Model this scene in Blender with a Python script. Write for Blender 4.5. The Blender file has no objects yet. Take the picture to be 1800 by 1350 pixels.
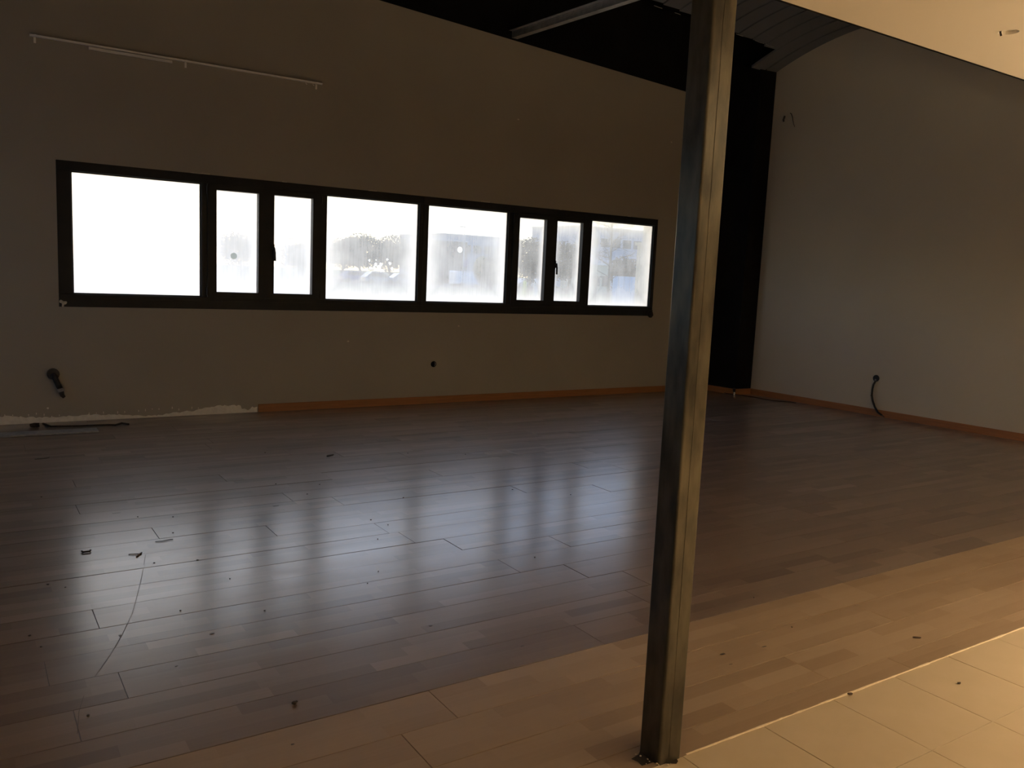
import bpy, bmesh, math, random
from mathutils import Vector, Matrix
random.seed(7)
SC = bpy.context.scene
COL = SC.collection

# ------------------------------------------------------------------ camera
F_PX, YAW, PITCH, ROLL, EYE = 1487.27, 0.585513, 0.128794, 0.0460872, 1.55
fwd = Vector((math.sin(YAW)*math.cos(PITCH), math.cos(YAW)*math.cos(PITCH), -math.sin(PITCH)))
rgt0 = Vector((math.cos(YAW), -math.sin(YAW), 0)); up0 = rgt0.cross(fwd)
RGT = math.cos(ROLL)*rgt0 + math.sin(ROLL)*up0
UP = -math.sin(ROLL)*rgt0 + math.cos(ROLL)*up0
cd = bpy.data.cameras.new('camera'); cam = bpy.data.objects.new('camera', cd); COL.objects.link(cam)
cd.sensor_width = 36; cd.sensor_fit = 'HORIZONTAL'; cd.lens = F_PX/1800*36; cd.clip_end = 2000; cd.clip_start = .02
M = Matrix((RGT, UP, -fwd)).transposed().to_4x4(); M.translation = Vector((0, 0, EYE)); cam.matrix_world = M
SC.camera = cam

# ------------------------------------------------------------------ sky (daylight outside the window)
w = bpy.data.worlds.new('world'); SC.world = w; w.use_nodes = True
nt = w.node_tree; bg = nt.nodes['Background']
sky = nt.nodes.new('ShaderNodeTexSky'); sky.sky_type = 'NISHITA'; sky.sun_disc = False
sky.sun_elevation = math.radians(13); sky.sun_rotation = math.radians(0); sky.dust_density = 1.7; sky.air_density = 1.0
SKY_STRENGTH = 0.33
tint = nt.nodes.new('ShaderNodeMix'); tint.data_type = 'RGBA'; tint.blend_type = 'MULTIPLY'; tint.inputs[0].default_value = 1
tint.inputs[7].default_value = (.83, .97, 1.34, 1)          # cool white balance of the picture
nt.links.new(sky.outputs[0], tint.inputs[6]); nt.links.new(tint.outputs[2], bg.inputs[0]); bg.inputs[1].default_value = SKY_STRENGTH

# ------------------------------------------------------------------ exposure
vs = SC.view_settings; vs.view_transform = 'Standard'; vs.look = 'None'; vs.gamma = 1; vs.use_curve_mapping = False
vs.exposure = 0.0
ADDED_LAMP_POWER = 950.0        # emission strength of the warm globes in the added, unseen drum pendants hung under the gallery

# ------------------------------------------------------------------ room dimensions (metres)
D = 8.743                  # window wall
XL = -1.7                  # left wall (out of view)
YB = -3.6                  # rear wall behind the camera
ZG = 2.5                   # gallery soffit
YG = 2.03                  # gallery edge
YT = 1.84                  # parquet / tile joint
def XR(y): return 9.534 + (8.146 - y)*0.0455      # right wall, slightly splayed
def ZR(y): return 4.82 - (0.1355*(y-6.55)**2 if y > 6.55 else 0)   # curved roof lining
def ZW(x): return 4.29 - (x-5.337)*0.0558         # top of the painted window wall

def pix(u, v):
    return ((u-900)/F_PX)*RGT - ((v-675)/F_PX)*UP + fwd
def at(u, v, axis, val):
    d = pix(u, v); o = Vector((0, 0, EYE)); return o + d*((val-o[axis])/d[axis])
def flo(u, v): return at(u, v, 2, 0)

# ------------------------------------------------------------------ materials
def mat(name, c1, c2=None, scale=4.0, rough=.6, rough2=None, metal=0.0, bump=0.0, bscale=60, spec=.5, detail=4, stretch=None):
    m = bpy.data.materials.new(name); m.use_nodes = True
    n, l = m.node_tree.nodes, m.node_tree.links
    b = n['Principled BSDF']; b.inputs['Metallic'].default_value = metal
    b.inputs['Specular IOR Level'].default_value = spec
    c2 = c2 or c1
    tc = n.new('ShaderNodeTexCoord'); src = tc.outputs['Object']
    if stretch:
        mp = n.new('ShaderNodeMapping'); mp.inputs['Scale'].default_value = stretch; l.new(src, mp.inputs[0]); src = mp.outputs[0]
    no = n.new('ShaderNodeTexNoise'); no.inputs['Scale'].default_value = scale; no.inputs['Detail'].default_value = detail
    l.new(src, no.inputs['Vector'])
    r = n.new('ShaderNodeValToRGB'); r.color_ramp.elements[0].position = .32; r.color_ramp.elements[1].position = .68
    r.color_ramp.elements[0].color = (*c1, 1); r.color_ramp.elements[1].color = (*c2, 1)
    l.new(no.outputs[0], r.inputs[0]); l.new(r.outputs[0], b.inputs['Base Color'])
    if rough2 is None: b.inputs['Roughness'].default_value = rough
    else:
        mr = n.new('ShaderNodeMapRange'); mr.inputs[1].default_value = .3; mr.inputs[2].default_value = .7
        mr.inputs[3].default_value = rough; mr.inputs[4].default_value = rough2
        l.new(no.outputs[0], mr.inputs[0]); l.new(mr.outputs[0], b.inputs['Roughness'])
    if bump:
        n2 = n.new('ShaderNodeTexNoise'); n2.inputs['Scale'].default_value = bscale; n2.inputs['Detail'].default_value = 3
        l.new(src, n2.inputs['Vector'])
        bp = n.new('ShaderNodeBump'); bp.inputs['Strength'].default_value = bump; bp.inputs['Distance'].default_value = .002
        l.new(n2.outputs[0], bp.inputs['Height']); l.new(bp.outputs[0], b.inputs['Normal'])
    return m

def wood(name, dark, mid, light, rough, rough2, spec=.5, haze=0):
    """three-strip parquet: the 'tone' attribute is the tone of each strip, noise gives grain, worn patches and gloss"""
    m = bpy.data.materials.new(name); m.use_nodes = True
    n, l = m.node_tree.nodes, m.node_tree.links; b = n['Principled BSDF']
    b.inputs['Specular IOR Level'].default_value = spec
    b.inputs['Coat Weight'].default_value = haze; b.inputs['Coat Roughness'].default_value = .42     # dull wax haze
    a = n.new('ShaderNodeAttribute'); a.attribute_name = 'tone'
    g = n.new('ShaderNodeNewGeometry')
    mp = n.new('ShaderNodeMapping'); mp.inputs['Scale'].default_value = (1.6, 42, 1); l.new(g.outputs['Position'], mp.inputs[0])
    no = n.new('ShaderNodeTexNoise'); no.inputs['Scale'].default_value = 2.2; no.inputs['Detail'].default_value = 5; l.new(mp.outputs[0], no.inputs['Vector'])
    ad = n.new('ShaderNodeMath'); ad.operation = 'MULTIPLY_ADD'; ad.inputs[1].default_value = .30
    l.new(no.outputs[0], ad.inputs[0])
    l.new(a.outputs['Fac'], ad.inputs[2])
    su = n.new('ShaderNodeMath'); su.operation = 'SUBTRACT'; su.inputs[1].default_value = .15; l.new(ad.outputs[0], su.inputs[0])
    r = n.new('ShaderNodeValToRGB'); e = r.color_ramp.elements
    e[0].color = (*dark, 1); e[1].color = (*light, 1); x = e.new(.5); x.color = (*mid, 1)
    l.new(su.outputs[0], r.inputs[0]); l.new(r.outputs[0], b.inputs['Base Color'])
    m2 = n.new('ShaderNodeMapping'); m2.inputs['Scale'].default_value = (.9, 3.0, 1); l.new(g.outputs['Position'], m2.inputs[0])
    n2 = n.new('ShaderNodeTexNoise'); n2.inputs['Scale'].default_value = 1.7; n2.inputs['Detail'].default_value = 7; n2.inputs['Roughness'].default_value = .65
    l.new(m2.outputs[0], n2.inputs['Vector'])
    mr = n.new('ShaderNodeMapRange'); mr.inputs[1].default_value = .3; mr.inputs[2].default_value = .72
    mr.inputs[3].default_value = rough; mr.inputs[4].default_value = rough2
    l.new(n2.outputs[0], mr.inputs[0]); l.new(mr.outputs[0], b.inputs['Roughness'])
    bp = n.new('ShaderNodeBump'); bp.inputs['Strength'].default_value = .06; bp.inputs['Distance'].default_value = .002
    l.new(no.outputs[0], bp.inputs['Height']); l.new(bp.outputs[0], b.inputs['Normal'])
    return m

def glass(name, dirt_mid, dirt_edge, film):
    """dusty window pane: clear glass with a film of scattering dirt, thicker along the rebates"""
    m = bpy.data.materials.new(name); m.use_nodes = True
    n, l = m.node_tree.nodes, m.node_tree.links; n.remove(n['Principled BSDF']); out = n['Material Output']
    tr = n.new('ShaderNodeBsdfTransparent'); tr.inputs[0].default_value = (.93, .96, .97, 1)
    tl = n.new('ShaderNodeBsdfTranslucent'); tl.inputs[0].default_value = (*film, 1)
    tc = n.new('ShaderNodeTexCoord')
    sx = n.new('ShaderNodeSeparateXYZ'); l.new(tc.outputs['Generated'], sx.inputs[0])
    def edge(o):
        a = n.new('ShaderNodeMath'); a.operation = 'SUBTRACT'; a.inputs[1].default_value = .5; l.new(o, a.inputs[0])
        b = n.new('ShaderNodeMath'); b.operation = 'ABSOLUTE'; l.new(a.outputs[0], b.inputs[0])
        c = n.new('ShaderNodeMath'); c.operation = 'MULTIPLY'; c.inputs[1].default_value = 2; l.new(b.outputs[0], c.inputs[0])
        d = n.new('ShaderNodeMath'); d.operation = 'POWER'; d.inputs[1].default_value = 4; l.new(c.outputs[0], d.inputs[0]); return d.outputs[0]
    mx = n.new('ShaderNodeMath'); mx.operation = 'MAXIMUM'; l.new(edge(sx.outputs[0]), mx.inputs[0]); l.new(edge(sx.outputs[2]), mx.inputs[1])
    no = n.new('ShaderNodeTexNoise'); no.inputs['Scale'].default_value = 5; no.inputs['Detail'].default_value = 6; l.new(tc.outputs['Object'], no.inputs['Vector'])
    mp = n.new('ShaderNodeMapping'); mp.inputs['Scale'].default_value = (30, 1, 1.6); l.new(tc.outputs['Object'], mp.inputs[0])
    n3 = n.new('ShaderNodeTexNoise'); n3.inputs['Scale'].default_value = 2; n3.inputs['Detail'].default_value = 3; l.new(mp.outputs[0], n3.inputs['Vector'])
    mr = n.new('ShaderNodeMapRange'); mr.inputs[3].default_value = dirt_mid; mr.inputs[4].default_value = dirt_edge; l.new(mx.outputs[0], mr.inputs[0])
    a1 = n.new('ShaderNodeMath'); a1.operation = 'MULTIPLY_ADD'; a1.inputs[1].default_value = .22; l.new(no.outputs[0], a1.inputs[0]); l.new(mr.outputs[0], a1.inputs[2])
    a2 = n.new('ShaderNodeMath'); a2.operation = 'MULTIPLY_ADD'; a2.inputs[1].default_value = .14; a2.use_clamp = True; l.new(n3.outputs[0], a2.inputs[0]); l.new(a1.outputs[0], a2.inputs[2])
    mi = n.new('ShaderNodeMixShader'); l.new(a2.outputs[0], mi.inputs[0]); l.new(tr.outputs[0], mi.inputs[1]); l.new(tl.outputs[0], mi.inputs[2])
    gl = n.new('ShaderNodeBsdfGlossy'); gl.inputs['Roughness'].default_value = .05
    m2 = n.new('ShaderNodeMixShader'); m2.inputs[0].default_value = .04; l.new(mi.outputs[0], m2.inputs[1]); l.new(gl.outputs[0], m2.inputs[2])
    l.new(m2.outputs[0], out.inputs[0]); return m

def emit(name, col, s):
    m = bpy.data.materials.new(name); m.use_nodes = True
    n, l = m.node_tree.nodes, m.node_tree.links; n.remove(n['Principled BSDF'])
    e = n.new('ShaderNodeEmission'); e.inputs[0].default_value = (*col, 1); e.inputs[1].default_value = s
    l.new(e.outputs[0], n['Material Output'].inputs[0]); return m

MT = dict(
    wall=mat('taupe_paint', (.375, .355, .32), (.40, .38, .345), 1.3, .7, bump=.12, bscale=45),
    rwall=mat('grey_beige_paint', (.56, .52, .445), (.59, .55, .47), 1.1, .7, bump=.12, bscale=45),
    plaster=mat('raw_plaster', (.80, .78, .74), (.90, .88, .84), 30, .9, bump=.5, bscale=90),
    soffit=mat('cream_paint', (.86, .81, .72), (.88, .83, .74), 1.5, .75, bump=.05),
    black=mat('matt_black', (.006, .006, .007), (.010, .010, .011), 3, .85, spec=.15),
    panel=mat('slate_metal_lining', (.115, .125, .145), (.14, .15, .175), 6, .5, .62),
    galv=mat('galvanised_steel', (.42, .42, .42), (.62, .61, .58), 14, .35, .55, metal=.7),
    steel=mat('raw_column_steel', (.055, .053, .047), (.13, .12, .095), 4, .30, .42, metal=.8, bump=.15, bscale=25, stretch=(5, 5, 1.6)),
    frame=mat('dark_aluminium', (.018, .021, .026), (.024, .027, .032), 8, .45, spec=.2),
    seal=mat('black_rubber', (.008, .008, .008), None, 8, .6),
    skirt=mat('orange_beech_skirting', (.30, .135, .055), (.39, .175, .07), 3, .5, stretch=(1, 1, 30)),
    tile=mat('beige_porcelain', (.50, .405, .285), (.54, .44, .32), 7, .33, .45, bump=.03, bscale=25),
    grout=mat('grey_grout', (.12, .095, .07), (.16, .13, .10), 40, .95),
    screed=mat('cement_screed', (.17, .155, .12), (.25, .225, .18), 12, .9, bump=.4, bscale=50),
    wood=wood('brown_parquet', (.145, .100, .078), (.215, .155, .122), (.285, .215, .175), .19, .26, spec=1.0, haze=.6),
    pale=wood('honey_parquet', (.245, .17, .115), (.315, .228, .16), (.38, .285, .205), .34, .50, spec=.35),
    filler=mat('cream_filler', (.75, .62, .45), (.85, .74, .58), 50, .7),
    rubber=mat('black_cable', (.01, .01, .01), (.016, .016, .016), 20, .5),
    chrome=mat('nickel', (.55, .54, .5), None, 10, .25, metal=1),
    pvc=mat('dark_grey_pvc', (.03, .03, .032), (.05, .05, .052), 20, .55),
    tape=mat('grey_tape', (.25, .25, .25), (.33, .33, .33), 30, .7),
    white=mat('white_plastic', (.75, .74, .71), (.8, .79, .76), 10, .45),
    rail=mat('white_lacquer', (.90, .89, .87), (.92, .91, .89), 10, .4),
    debris=mat('dark_debris', (.02, .014, .01), (.045, .03, .02), 60, .8),
    stain=mat('dark_stain', (.05, .035, .027), (.10, .07, .05), 60, .5),
    scuff=mat('scuff_mark', (.13, .105, .09), None, 20, .9, spec=.1),
    foam=mat('pale_foam', (.6, .58, .5), (.75, .72, .65), 60, .9, bump=.6),
    mortar=mat('mortar_crumb', (.62, .52, .38), (.8, .68, .5), 60, .95, bump=.5),
    hole=mat('hole_shade', (.02, .014, .01), (.03, .02, .014), 30, .95),
    back=mat('cream_wall_paint', (.72, .66, .56), (.76, .70, .60), 1.2, .75),
    lamp_body=mat('white_lamp_body', (.75, .75, .73), None, 5, .4),
    globe=emit('warm_globe', (1.0, .76, .46), ADDED_LAMP_POWER),
    # outside
    grass=mat('dry_meadow', (.16, .19, .07), (.24, .25, .11), .25, .95),
    tarmac=mat('pale_tarmac', (.17, .17, .17), (.21, .21, .21), .5, .9),
    film=None,
    leaf_b=mat('brown_winter_leaves', (.10, .075, .045), (.17, .13, .075), 3, .8),
    leaf_g=mat('olive_leaves', (.06, .075, .035), (.11, .12, .06), 3, .8),
    leaf_y=mat('yellow_leaves', (.42, .30, .06), (.55, .40, .10), 3, .8),
    bark=mat('grey_bark', (.07, .06, .05), (.12, .10, .085), 12, .9),
    carw=mat('white_car_paint', (.75, .77, .8), None, 2, .3), cars=mat('silver_car_paint', (.35, .37, .4), None, 2, .3, metal=.3),
    carb=mat('blue_car_paint', (.08, .14, .35), None, 2, .3), card=mat('dark_car_paint', (.03, .03, .035), None, 2, .3),
    carg=mat('dark_car_glass', (.02, .025, .03), None, 2, .15), tyre=mat('tyre', (.015, .015, .015), None, 4, .8),
    bld_a=mat('blue_grey_cladding', (.30, .34, .42), (.34, .38, .46), .4, .7), bld_b=mat('brown_render', (.20, .16, .13), (.24, .20, .16), .4, .8),
    bld_c=mat('lilac_grey_render', (.42, .42, .48), (.46, .46, .52), .4, .8), bld_w=mat('dark_glazing', (.05, .06, .08), None, 2, .2),
    bld_d=mat('beige_render', (.5, .44, .33), (.55, .48, .36), .4, .8),
    bluewall=mat('pale_blue_sheet', (.40, .52, .70), (.44, .56, .74), 2, .6),
    signb=mat('blue_sign', (.03, .09, .40), None, 3, .4), hiviz=mat('yellow_green_plastic', (.55, .65, .05), None, 3, .5),
    lampw=mat('pale_post_metal', (.6, .6, .6), None, 3, .4),
)
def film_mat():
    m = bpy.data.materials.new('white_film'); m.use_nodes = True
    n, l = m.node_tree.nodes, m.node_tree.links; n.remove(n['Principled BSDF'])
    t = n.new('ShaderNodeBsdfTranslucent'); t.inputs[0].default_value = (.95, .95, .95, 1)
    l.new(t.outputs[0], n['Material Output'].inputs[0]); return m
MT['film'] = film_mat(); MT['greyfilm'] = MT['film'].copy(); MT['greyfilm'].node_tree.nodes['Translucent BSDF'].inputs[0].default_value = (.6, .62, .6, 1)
MT['glass_x'] = glass('pane_thick_film', .42, .66, (1, 1, 1))
MT['glass_l'] = glass('pane_heavy_film', .26, .62, (1, 1, 1))
MT['glass_m'] = glass('pane_medium_film', .08, .60, (1, .99, .97))
MT['glass_r'] = glass('pane_light_film', .0, .50, (1, .98, .94))

# ------------------------------------------------------------------ mesh helpers
class MB:
    def __init__(s): s.v = []; s.f = []; s.t = []
    def add(s, vs, fs):
        o = len(s.v); s.v += [tuple(v) for v in vs]; s.f += [tuple(i+o for i in f) for f in fs]; return s
    def box(s, x0, x1, y0, y1, z0, z1):
        return s.add([(x0,y0,z0),(x1,y0,z0),(x1,y1,z0),(x0,y1,z0),(x0,y0,z1),(x1,y0,z1),(x1,y1,z1),(x0,y1,z1)],
              [(0,3,2,1),(4,5,6,7),(0,1,5,4),(1,2,6,5),(2,3,7,6),(3,0,4,7)])
    def prism(s, pts, axis, a, b):
        """extrude a 2-D polygon; axis 0: pts are (y,z), 1: (x,z), 2: (x,y)"""
        n = len(pts)
        def mk(p, q): return {0: (q, p[0], p[1]), 1: (p[0], q, p[1]), 2: (p[0], p[1], q)}[axis]
        vs = [mk(p, a) for p in pts] + [mk(p, b) for p in pts]
        fs = [tuple(range(n-1, -1, -1)), tuple(range(n, 2*n))] + [(i, (i+1) % n, n+(i+1) % n, n+i) for i in range(n)]
        return s.add(vs, fs)
    def tube(s, pts, r, n=8, r2=None):
        pts = [Vector(p) for p in pts]; rings = []
        for i, p in enumerate(pts):
            t = (pts[min(i+1, len(pts)-1)] - pts[max(i-1, 0)]).normalized()
            a = t.orthogonal().normalized() if i == 0 else (pa - t*pa.dot(t)).normalized()
            pa = a; b = t.cross(a)
            k = i/max(1, len(pts)-1); rr = r if r2 is None else r + (r2-r)*k
            rings.append([p + rr*(math.cos(2*math.pi*j/n)*a + math.sin(2*math.pi*j/n)*b) for j in range(n)])
        vs = [q for g in rings for q in g]
        fs = [(i*n+j, i*n+(j+1) % n, (i+1)*n+(j+1) % n, (i+1)*n+j) for i in range(len(pts)-1) for j in range(n)]
        fs += [tuple(range(n-1, -1, -1)), tuple((len(pts)-1)*n + j for j in range(n))]
        return s.add(vs, fs)
    def cyl(s, p, q, r, n=16, r2=None): return s.tube([p, q], r, n, r2)
    def ball(s, c, r, n=8, sz=(1, 1, 1), jit=0):
        vs = [(c[0], c[1], c[2]-r*sz[2])]
        for i in range(1, n//2):
            ph = math.pi*i/(n//2)
            for j in range(n):
                k = 1 + random.uniform(-jit, jit)
                vs.append((c[0]+k*r*sz[0]*math.sin(ph)*math.cos(2*math.pi*j/n), c[1]+k*r*sz[1]*math.sin(ph)*math.sin(2*math.pi*j/n), c[2]-k*r*sz[2]*math.cos(ph)))
        vs.append((c[0], c[1], c[2]+r*sz[2])); m = n//2-1; fs = []
        for j in range(n):
            fs.append((0, 1+(j+1) % n, 1+j)); fs.append((len(vs)-1, 1+(m-1)*n+j, 1+(m-1)*n+(j+1) % n))
            for i in range(m-1): fs.append((1+i*n+j, 1+i*n+(j+1) % n, 1+(i+1)*n+(j+1) % n, 1+(i+1)*n+j))
        return s.add(vs, fs)
    def build(s, name, m, parent=None, smooth=False, bevel=0):
        me = bpy.data.meshes.new(name); me.from_pydata(s.v, [], s.f); me.update()
        if bevel or True:
            bm = bmesh.new(); bm.from_mesh(me)
            bmesh.ops.recalc_face_normals(bm, faces=bm.faces)
            if bevel: bmesh.ops.bevel(bm, geom=[e for e in bm.edges if e.calc_face_angle(0) > .6], offset=bevel, segments=2, profile=.5, affect='EDGES')
            bm.to_mesh(me); bm.free()
        if smooth:
            for p in me.polygons: p.use_smooth = True
        if m: me.materials.append(MT[m])
        o = bpy.data.objects.new(name, me); COL.objects.link(o)
        if parent: o.parent = parent
        return o
def tag(o, label, cat, group=None):
    o['label'] = label; o['category'] = cat
    if group: o['group'] = group
    return o
def struct(o, label=None):
    o['kind'] = 'structure'
    if label: o['label'] = label
    return o
def empty(name, loc=(0, 0, 0), rz=0):
    o = bpy.data.objects.new(name, None); COL.objects.link(o); o.location = loc; o.rotation_euler = (0, 0, rz); o.empty_display_size = .1
    return o

# ================================================================== STRUCTURE
# ---- floor slab, with planks and tiles as its pieces
floor = struct(MB().box(XL-.2, 10.3, YB-.2, D+.25, -.25, -.016).build('floor', 'screed'), 'parquet floor running up to a beige tiled zone by the steel column')
PW, PY0 = .2235, 1.955
def plank(x0, x1, y0, y1, m):
    """three rows of strips, each strip its own tone; edges eased"""
    v, f, t = [], [], []
    g, e = .0005, .0016; T = -.014
    x0 += g; x1 -= g; y0 += g; y1 -= g
    def quad(pts, tone):
        o = len(v); v.extend(pts); f.append((o, o+1, o+2, o+3)); t.extend([tone]*4)
    base = min(.85, max(.12, random.gauss(.47, .10)))
    n = 3 if y1-y0 > .15 else 2 if y1-y0 > .08 else 1
    ys = [y0+e + (y1-y0-2*e)*i/n for i in range(n+1)]
    for r in range(n):
        x = x0+e
        first = True
        while x < x1-e-1e-6:
            L = random.uniform(.28, .72) if not first else random.uniform(.12, .6); first = False
            xe = min(x+L, x1-e)
            if x1-e-xe < .1: xe = x1-e
            tone = min(.98, max(.02, random.gauss(base, .15)))
            quad([(x, ys[r], 0), (xe, ys[r], 0), (xe, ys[r+1], 0), (x, ys[r+1], 0)], tone); x = xe
    a, b = (x0+e, x1-e, y0+e, y1-e), (x0, x1, y0, y1); k = -.0012; tn = .08
    def ring(A, za, B, zb):
        ca = [(A[0], A[2], za), (A[1], A[2], za), (A[1], A[3], za), (A[0], A[3], za)]
        cb = [(B[0], B[2], zb), (B[1], B[2], zb), (B[1], B[3], zb), (B[0], B[3], zb)]
        for i in range(4): quad([cb[i], cb[(i+1) % 4], ca[(i+1) % 4], ca[i]], tn)
    ring(a, 0, b, k); ring(b, k, b, T)
    c = Vector(((x0+x1)/2, (y0+y1)/2, 0))
    me = bpy.data.meshes.new('plank'); me.from_pydata([Vector(p)-c for p in v], [], f); me.update()
    at_ = me.attributes.new('tone', 'FLOAT', 'POINT'); at_.data.foreach_set('value', t)
    me.materials.append(MT[m])
    o = bpy.data.objects.new('plank', me); COL.objects.link(o); o.parent = floor
    c.z = random.uniform(-.0006, .0004)
    o.location = c; o.rotation_euler = (random.gauss(0, .0016), random.gauss(0, .0004), 0)
    return o
FIX = {2: 1.43, 1: 1.21, 5: .47, 8: .465, 3: -.2}
PL = 2.48
row = -1; y = YT
while y < D-.02:
    y1 = min(PY0 + PW*(row+1), D-.012)
    m = 'pale' if y1 < 2.64 else 'wood'
    x = FIX.get(row, random.uniform(0, PL)); x -= PL*math.ceil((x-XL)/PL)
    xe = XR((y+y1)/2) - .012
    while x < xe:
        a, b = max(x, XL+.01), min(x+PL, xe)
        if b-a > .05: plank(a, b, y, y1, m)
        x += PL
    y = y1; row += 1
# ---- tiles
TS = .3955
TX = [2.752 + TS*i for i in range(-12, 18)]; TY = [YT - TS*i for i in range(14)]
def tile_mesh():
    h = TS/2 - .0012; e = .0008; mb = MB()
    mb.add([(-h+e,-h+e,0),(h-e,-h+e,0),(h-e,h-e,0),(-h+e,h-e,0),(-h,-h,-e),(h,-h,-e),(h,h,-e),(-h,h,-e),(-h,-h,-.009),(h,-h,-.009),(h,h,-.009),(-h,h,-.009)],
           [(0,1,2,3)] + [(4+i,4+(i+1)%4,(i+1)%4,i) for i in range(4)] + [(8+i,8+(i+1)%4,4+(i+1)%4,4+i) for i in range(4)])
    return mb
tm = tile_mesh().build('floor_tile', 'tile'); tme = tm.data; bpy.data.objects.remove(tm)
rest = MB()
for i, x in enumerate(TX):
    for j, yt in enumerate(TY):
        cx, cy = x+TS/2, yt-TS/2
        if cx+TS/2 < XL+.02 or cx+TS/2 > XR(cy)-.02: continue
        if cy-TS/2 < YB: continue
        if .4 < cx < 7.2 and cy > -.6:
            o = bpy.data.objects.new('floor_tile', tme); COL.objects.link(o); o.parent = floor
            o.location = (cx, cy-.001, random.uniform(-.0008, .0003) - .001); o.rotation_euler = (random.gauss(0, .001), random.gauss(0, .001), 0)
        else:
            q = tile_mesh(); rest.add([(p[0]+cx, p[1]+cy, p[2]-.001) for p in q.v], q.f)
o = rest.build('tiled_remainder', 'tile', floor); o['kind'] = 'stuff'
MB().box(XL, 10.1, YB, YT-.003, -.0165, -.0045).build('grout_bed', 'grout', floor)
# uneven filler line between planks and tiles
mb = MB(); x = 1.98; pts = []
while x < XR(YT)-.02:
    pts.append((x, random.gauss(.0045, .0016), random.gauss(.001, .0008))); x += random.uniform(.015, .06)
vs_, fs_ = [], []
for i, (x, h, z) in enumerate(pts):
    yy = YT - .0005; h = max(.0015, h)
    vs_ += [(x, yy-h, -.004), (x, yy-h*.6, max(.0006, z+.0012)), (x, yy+h*.4, max(.0006, z+.0012)), (x, yy+h*.6, -.004)]
    if i: fs_ += [((i-1)*4+k, (i-1)*4+k+1, i*4+k+1, i*4+k) for k in range(3)]
mb.add(vs_, fs_).build('filler_line', 'filler', floor)['label'] = 'jagged pale filler line between planks and tiles'

# ---- window wall with its opening
WX0, WX1, WZ0, WZ1 = .80, 8.06, 1.068, 2.38
wall = MB(); T = .28
def panel(x0, x1, zb, zt): wall.prism([(x0, zb(x0)), (x1, zb(x1)), (x1, zt(x1)), (x0, zt(x0))], 1, D, D+T)
c_ = lambda v: (lambda x: v)
panel(XL-.2, WX0, c_(-.02), ZW); panel(WX1, 9.75, c_(-.02), ZW); panel(WX0, WX1, c_(-.02), c_(WZ0)); panel(WX0, WX1, c_(WZ1), ZW)
wall_back = struct(wall.build('wall_back', 'wall'), 'dim taupe painted wall holding the long strip window')
o = struct(MB().prism([(XL-.2, ZW(XL-.2)), (9.75, ZW(9.75)), (9.75, 6.2), (XL-.2, 6.2)], 1, D+.004, D+T).build('wall_upper', 'black'), 'black band of wall above the taupe paint')  # upper wall drawn as one near-black band
# ---- black boxed pillar in the corner
pil = struct(MB().prism([(9.225, 8.185), (9.55, 8.17), (9.55, D+.02), (9.16, D+.02)], 2, .085, 6.0).build('wall_pillar', 'black'), 'black boxed pillar in the room corner')
MB().prism([(9.229, 8.19), (9.54, 8.175), (9.54, D), (9.165, D)], 2, -.01, .09).build('pillar_core', 'black', pil)
# ---- right wall, top follows the curved roof
ys = [YB, 0, 2, 4, 5.5, 6.55] + [6.55+.12*i for i in range(1, 15)] + [8.35, D+.1]
vs_, fs_ = [], []
for y in ys:
    for dx in (0, .2): vs_ += [(XR(y)+dx, y, -.02), (XR(y)+dx, y, ZR(y)+.03 if y <= 8.23 else 4.45)]
for i in range(len(ys)-1):
    a, b = 4*i, 4*i+4
    fs_ += [(a, a+1, b+1, b), (a+2, b+2, b+3, a+3), (a+1, a+3, b+3, b+1)]
wall_right = struct(MB().add(vs_, fs_).build('wall_right', 'rwall'), 'grey beige wall with an arched top edge')
LY0, LY1 = 3.4, 8.0      # unseen side window added for the column's blue reflection and the wall's left end
wl = MB(); wl.box(XL-.25, XL, YB, LY0, -.02, 6.2).box(XL-.25, XL, LY1, D+.1, -.02, 6.2).box(XL-.25, XL, LY0, LY1, -.02, WZ0).box(XL-.25, XL, LY0, LY1, WZ1, 6.2)
struct(wl.build('wall_left', 'rwall'))
w3 = struct(empty('window_3', (XL, (LY0+LY1)/2, WZ0)))
def part3(mb, nm, m): o = mb.build(nm, m, w3); o.location = -Vector(w3.location)
for z0, z1 in ((WZ0, WZ0+.11), (WZ1-.085, WZ1)): part3(MB().box(XL-.07, XL+.005, LY0, LY1, z0, z1), 'frame_rail', 'frame')
for yy in (LY0, (LY0+LY1)/2-.05, LY1-.1): part3(MB().box(XL-.07, XL+.005, yy, yy+.1, WZ0+.11, WZ1-.085), 'frame_stile', 'frame')
for yy in (LY0+.1, (LY0+LY1)/2+.05): part3(MB().box(XL-.04, XL-.034, yy, yy+2.15, WZ0+.11, WZ1-.085), 'glass_pane', 'glass_r')
struct(MB().box(XL-.2, 10.3, YB-.2, YB, -.02, 6.2).build('wall_rear', 'back'))
struct(MB().prism([(XR(YB)+.2, YB), (XR(YB)+.25, YB), (9.8, D+.3), (9.75, D+.3)], 2, 3.5, 6.2).build('wall_upper.001', 'black'))
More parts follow.
